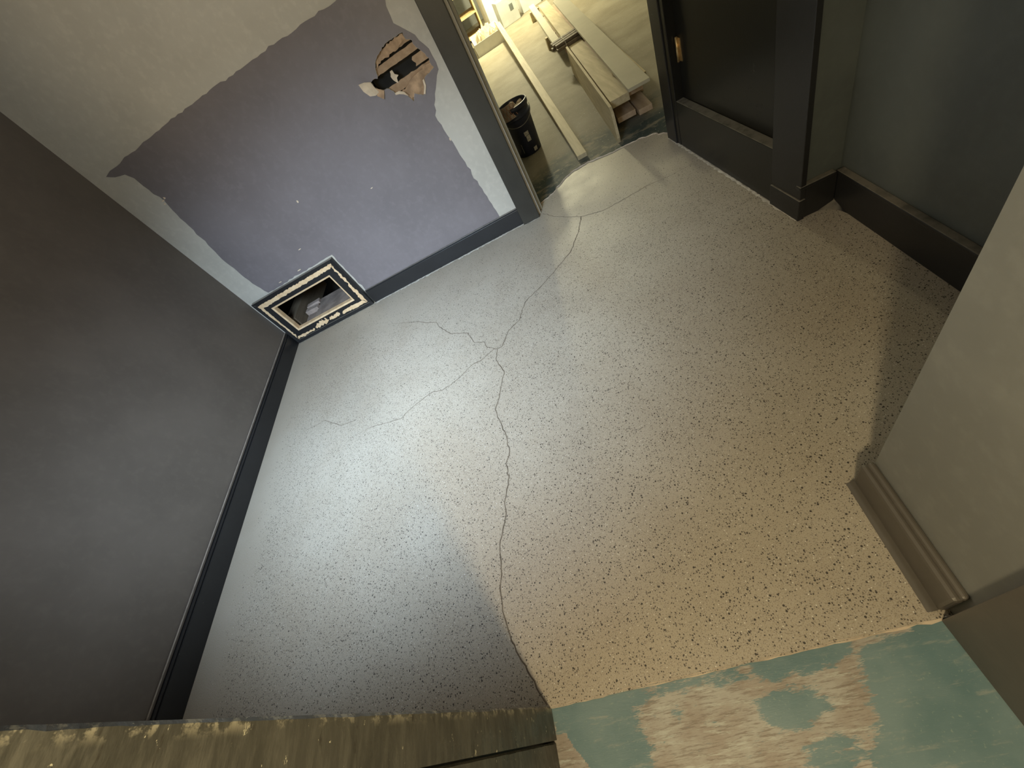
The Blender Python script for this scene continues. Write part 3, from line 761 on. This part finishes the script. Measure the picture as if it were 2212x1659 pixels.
# ------------------------------------------------------------------ far room: lumber
def plank(name, p0, p1, w, t, mat, label, cat='plank', group='lumber pile beyond the doorway', z1=None, bevel=0.003):
    """box whose near end is centred on p0 and far end on p1 (centre of the bottom face)"""
    a = Vector(p0); b = Vector(p1)
    L = (b - a).length
    bm = bmesh.new()
    bm_box(bm, WORLD, -w / 2, w / 2, 0, L, 0, t, bevel)
    o = obj_from_bm(name, bm, mat)
    d = (b - a).normalized()
    x = d.cross(Vector((0, 0, 1))).normalized(); z = x.cross(d)
    o.matrix_world = Matrix.Translation(a) @ Matrix((x, d, z)).transposed().to_4x4()
    return set_props(o, label, cat, group)
FZ = -0.012
def dirx(x, y, y2): return x + 0.098 * (y2 - y)
def pile(name, xl, xr, y, z, t, y2, mat, label, **k):
    xm = (xl + xr) / 2
    return plank(name, (xm, y, z), (dirx(xm, y, y2), y2, z), xr - xl, t, mat, label, **k)

# battens lifting the pile off the floor
for k, (y, z) in enumerate([(4.35, FZ), (6.9, FZ)]):
    plank('batten', (dirx(0.86, 3.7, y) + 0.06, y, z), (dirx(1.28, 3.7, y), y, z), 0.06, 0.062, M['plank_red'], ['short batten on the floor under the near end of the lumber pile', 'short batten on the floor under the far end of the lumber pile'][k], 'batten')
pile('plank', 0.928, 1.082, 3.78, 0.052, 0.045, 8.2, M['plank_red'], 'thick reddish plank low on the lumber pile, left of the pair')
pile('plank', 1.089, 1.200, 3.71, 0.052, 0.045, 8.0, M['plank_red'], 'thick reddish plank low on the lumber pile, right of the pair')
for k, y in enumerate((4.5, 7.2)):
    plank('batten', (dirx(0.95, 3.78, y), y, 0.099), (dirx(1.30, 3.78, y), y, 0.099), 0.07, 0.075, M['plank'], ['spacer batten between the layers at the near end of the lumber pile', 'spacer batten between the layers at the far end of the lumber pile'][k], 'batten')
pile('plank', 0.906, 1.064, 3.80, 0.176, 0.060, 9.4, M['plank'], 'sawn board in the middle of the lumber pile under the crosswise sticks')
pile('plank', 1.075, 1.200, 3.86, 0.176, 0.045, 8.8, M['plank_red'], 'narrow board half hidden under the pale top board')
pile('plank', 1.212, 1.300, 4.03, 0.176, 0.050, 9.3, M['plank'], 'narrow board at the right edge of the lumber pile')
# bundle of sticks across the pile carries the top board
sb = 0.238
where = ['nearest of the bottom row', 'second from the near side in the bottom row', 'third from the near side in the bottom row', 'fourth from the near side in the bottom row', 'farthest of the bottom row', 'nearer one on top', 'middle one on top', 'farther one on top']
for k in range(8):
    yy = 6.04 + 0.085 * k if k < 5 else 6.09 + 0.095 * (k - 5)
    zz = sb if k < 5 else sb + 0.031
    x0 = 0.965 + random.uniform(-0.025, 0.025) + 0.098 * (yy - 6.04)
    plank('stick', (x0, yy, zz), (x0 + 0.40, yy + 0.012, zz), 0.078, 0.029, M['stick'], 'rough dark stick across the lumber pile, ' + where[k], 'stick', 'bundle of sticks on the lumber pile', bevel=0.006)
bm = bmesh.new()
tube(bm, [(1.10, 5.995, 0.245), (1.10, 5.995, 0.272), (1.104, 6.05, 0.304), (1.11, 6.20, 0.305), (1.12, 6.33, 0.304), (1.13, 6.428, 0.272), (1.13, 6.43, 0.245)], 0.004, 6)
set_props(obj_from_bm('string', bm, M['string'], None, True), 'white string tied around the stick bundle', 'string')
plank('top_board', (1.118, 3.68, 0.2665), (1.52, 7.9, 0.372), 0.172, 0.026, M['plank_pale'], 'pale smooth wide board on top of the lumber pile', bevel=0.002)
plank('batten', (1.10, 4.32, 0.2365), (1.25, 4.30, 0.2365), 0.05, 0.040, M['plank'], 'small spacer batten under the near end of the pale top board', 'batten')
# wide board standing on edge along the pile
def edge_board():
    L = 2.36
    prof = [(0.020, 0.0), (L, 0.0), (L, 0.275), (0.055, 0.275), (0.012, 0.235), (0.0, 0.045)]
    bm = bmesh.new()
    bm_sheet(bm, lambda x, y, d: Vector((d, x, y)), prof, [], -0.011, 0.011)
    o = obj_from_bm('edge_board', bm, M['plank'])
    d = Vector((0.098, 1, 0)).normalized(); x = Vector((d.y, -d.x, 0))
    o.matrix_world = Matrix.Translation((0.852, 3.585, FZ)) @ Matrix((x, d, Vector((0, 0, 1)))).transposed().to_4x4()
    return set_props(o, 'wide board with clipped corners standing on edge beside the lumber pile', 'plank', 'lumber pile beyond the doorway')
edge_board()
plank('plank', (1.118, 6.64, 0.146), (1.455, 10.2, 0.146), 0.10, 0.045, M['plank_pale'], 'pale board lying at the far left of the lumber pile')
plank('batten', (1.115, 7.5, FZ), (1.275, 7.5, FZ), 0.08, 0.157, M['plank'], 'block under the pale far-left board of the lumber pile', 'batten')
plank('batten', (1.34, 9.9, FZ), (1.52, 9.9, FZ), 0.08, 0.157, M['plank'], 'block under the far end of the pale board at the lumber pile', 'batten')
# long stud lying from the doorway to the tray
plank('stud', (0.545, 3.69, FZ), (0.775, 10.25, 0.215), 0.085, 0.038, M['plank'], 'long pale timber stud on the floor left of the lumber pile', 'stud', None)

# ------------------------------------------------------------------ bucket of debris
BC = (0.185, 4.475, FZ)
bk = empty('bucket', BC)
set_props(bk, 'dark navy plastic bucket full of rubble just beyond the doorway', 'bucket')
bm = bmesh.new()
lathe(bm, [(0.118, 0.0), (0.125, 0.004), (0.140, 0.285), (0.141, 0.287), (0.152, 0.287), (0.153, 0.305), (0.143, 0.307), (0.145, 0.345), (0.154, 0.346), (0.156, 0.366), (0.154, 0.378), (0.147, 0.380), (0.143, 0.372), (0.138, 0.285), (0.05, 0.285)], 48)
bmesh.ops.scale(bm, verts=bm.verts, vec=(1, 1, 1.2))
obj_from_bm('body', bm, M['bucket'], bk, True)
bm = bmesh.new()
hp = []
for k in range(17):
    t_ = math.pi * k / 16
    hp.append((0.157 * math.cos(t_) * 1.0, -0.157 * math.sin(t_) * 0.98 - 0.004, 0.39 - 0.10 * math.sin(t_)))
tube(bm, hp, 0.003, 6)
obj_from_bm('handle', bm, M['steel'], bk, True)
def sticker(a0, a1, z0, z1, wob=0.0, lab=None):
    bm = bmesh.new()
    rows = []
    for z in np.linspace(z0, z1, 5):
        rr = 0.1255 + (0.140 - 0.125) * (z / 0.342) + 0.0008
        rows.append([bm.verts.new((rr * math.sin(a + wob * (z - z0)), -rr * math.cos(a + wob * (z - z0)), z)) for a in np.linspace(a0, a1, 7)])
    for i in range(4):
        for j in range(6): bm.faces.new((rows[i][j], rows[i][j + 1], rows[i + 1][j + 1], rows[i + 1][j]))
    o = obj_from_bm('sticker', bm, M['sticker'], bk)
    o['label'] = lab or 'worn grey sticker'
sticker(0.02, 0.36, 0.185, 0.222, 0, 'worn grey printed sticker, upper')
sticker(0.08, 0.38, 0.128, 0.182, 0, 'worn grey printed emblem')
sticker(0.32, 0.62, 0.018, 0.055, 0, 'small worn grey sticker near the bottom')
sticker(-0.52, -0.49, 0.04, 0.13, 0, 'thin pale line of print')
# rubble in the bucket
def chunk(name, c, r, seed, mat, label, group):
    bm = bmesh.new()
    bmesh.ops.create_icosphere(bm, subdivisions=2, radius=1.0)
    for v in bm.verts:
        k = 1 + 0.35 * noise.noise(v.co * 1.7 + Vector((seed * 3.1, 0, 0)))
        v.co = Vector((v.co.x * r[0] * k, v.co.y * r[1] * k, v.co.z * r[2] * k))
    o = obj_from_bm(name, bm, mat)
    o.location = c; o.rotation_euler = (0.3 * seed, 0.2 * seed, 0.9 * seed)
    return set_props(o, label, 'rubble', group)
ch = [((0.052, -0.058, 0.407), (0.055, 0.045, 0.035)), ((-0.058, -0.055, 0.405), (0.052, 0.042, 0.035)), ((0.0, 0.072, 0.413), (0.048, 0.042, 0.035)), ((0.082, 0.03, 0.415), (0.033, 0.036, 0.03)), ((-0.075, 0.03, 0.410), (0.036, 0.04, 0.03))]
wh = ['at the right front of the bucket', 'at the left front of the bucket', 'at the back of the bucket', 'small one at the right of the bucket', 'at the left back of the bucket']
for k, (c, r) in enumerate(ch):
    chunk('plaster_chunk', (BC[0] + c[0], BC[1] + c[1], BC[2] + c[2]), r, k + 1, M['debris'], 'pale plaster chunk ' + wh[k], 'rubble in the bucket')
# net bag piece hanging out of the bucket: lattice of cords
net = empty('net_piece', (BC[0] - 0.075, BC[1] - 0.11, BC[2] + 0.44))
set_props(net, 'terracotta netting hanging over the left rim of the bucket', 'netting')
k_ = 0
for u0 in np.linspace(-0.07, 0.07, 5):
    for sgn in (-1, 1):
        bm = bmesh.new()
        pts = []
        for t_ in np.linspace(0, 1, 7):
            s_ = u0 + sgn * 0.05 * (t_ - 0.5)
            pts.append((s_, -0.045 - 0.02 * t_ + abs(s_) * 0.3, 0.055 - 0.11 * t_ + 0.01 * math.sin(7 * s_)))
        tube(bm, pts, 0.0028, 5)
        obj_from_bm('cord', bm, M['net'], net, True)
bm = bmesh.new()
g = 7
rows = [[bm.verts.new((-0.08 + 0.16 * i / (g - 1), -0.036 - 0.02 * j / (g - 1) + abs(-0.08 + 0.16 * i / (g - 1)) * 0.3 + 0.006 * noise.noise(Vector((i, j, 0))), 0.06 - 0.12 * j / (g - 1))) for i in range(g)] for j in range(g)]
for j in range(g - 1):
    for i in range(g - 1): bm.faces.new((rows[j][i], rows[j][i + 1], rows[j + 1][i + 1], rows[j + 1][i]))
o_ = obj_from_bm('backing_cloth', bm, M['debris'], net, True)

# ------------------------------------------------------------------ bright far end: tray of crumpled paper, cartons, shelf
tr = empty('paper_tray', (0.50, 10.6, FZ)); set_props(tr, 'low white carton tray filled with crumpled paper at the far end of the long stud', 'carton tray')
for nm, b_ in {'front': (-0.30, 0.30, -0.60, -0.585, 0, 0.20), 'back': (-0.30, 0.30, 0.585, 0.60, 0, 0.20), 'side': (-0.30, -0.285, -0.584, 0.584, 0, 0.20), 'side2': (0.285, 0.30, -0.584, 0.584, 0, 0.20), 'bottom': (-0.284, 0.284, -0.584, 0.584, 0, 0.012)}.items():
    fbox(nm.strip('2') + ('_panel' if 'bottom' not in nm else '_panel'), WORLD, *b_, M['carton'], tr)
def crumple(name, c, w, l, h, seed, mat, label):
    bm = bmesh.new()
    g = 16
    rows = []
    for j in range(g):
        row = []
        for i in range(g):
            x = (i / (g - 1) - 0.5); y = (j / (g - 1) - 0.5)
            z = h * (0.7 + 0.9 * noise.noise(Vector((x * 5, y * 5, seed * 2.7))) + 0.5 * noise.noise(Vector((x * 12, y * 12, seed)))) * (1 - (2 * abs(x)) ** 4) * (1 - (2 * abs(y)) ** 4)
            row.append(bm.verts.new((x * w, y * l, max(0.0, z))))
        rows.append(row)
    for j in range(g - 1):
        for i in range(g - 1): bm.faces.new((rows[j][i], rows[j][i + 1], rows[j + 1][i + 1], rows[j + 1][i]))
    r = bmesh.ops.extrude_face_region(bm, geom=bm.faces[:])
    for v in r['geom']:
        if isinstance(v, bmesh.types.BMVert): v.co.z += 0.003
    o = obj_from_bm(name, bm, mat)
    o.location = c; o.rotation_euler.z = 0.03 * seed
    return set_props(o, label, 'paper', 'crumpled paper in the white tray')
for k, (x, y, w, l) in enumerate([(0.36, 10.20, 0.24, 0.28), (0.64, 10.20, 0.24, 0.28), (0.50, 10.60, 0.44, 0.36), (0.50, 10.99, 0.44, 0.32)]):
    crumple('crumpled_paper', (x, y, 0.09), w * 0.95, l, 0.16, k + 1, M['paper'], 'crumpled brown paper ' + ['at the front left of the white tray', 'at the front right of the white tray', 'in the middle of the white tray', 'at the back of the white tray'][k])
def carton(c, w, d, h, rz, mat, label):
    e = empty('carton', c); e.rotation_euler.z = rz
    set_props(e, label, 'carton', 'cartons at the bright far end')
    bm = bmesh.new(); bm_box(bm, WORLD, -w / 2, w / 2, -d / 2, d / 2, 0, h, 0.006); obj_from_bm('box_body', bm, mat, e)
    fbox('flap_left', WORLD, -w / 2, -0.003, -d / 2 + 0.004, d / 2 - 0.004, h + 0.0005, h + 0.005, mat, e)
    fbox('flap_right', WORLD, 0.003, w / 2, -d / 2 + 0.004, d / 2 - 0.004, h + 0.0005, h + 0.005, mat, e)
    fbox('print_mark', WORLD, w * 0.1, w * 0.3, -d / 2 - 0.002, -d / 2 - 0.0005, h * 0.45, h * 0.7, M['tape'], e)
carton((1.10, 11.25, FZ), 0.40, 0.36, 0.42, 0.12, M['carton_grey'], 'grey carton standing right behind the end of the long stud')
carton((1.62, 11.45, FZ), 0.42, 0.36, 0.36, 0.05, M['carton'], 'white carton at the far end, right of the grey one')
carton((0.88, 12.0, FZ), 0.36, 0.40, 0.55, 0.2, M['carton'], 'tall white carton behind the tray of crumpled paper')
carton((1.45, 12.3, FZ), 0.5, 0.4, 0.62, -0.1, M['carton_grey'], 'tall grey carton farthest from the doorway')
sh = empty('shelf_unit', (0.33, 12.4, FZ)); set_props(sh, 'yellow pine shelf unit at the bright far end', 'shelf')
for x in (-0.24, 0.22): fbox('upright', WORLD, x, x + 0.03, -0.5, 0.5, 0, 1.6, M['cab'], sh)
for z in (0.05, 0.42, 0.8, 1.2): fbox('shelf_board', WORLD, -0.208, 0.218, -0.49, 0.49, z, z + 0.028, M['cab'], sh)
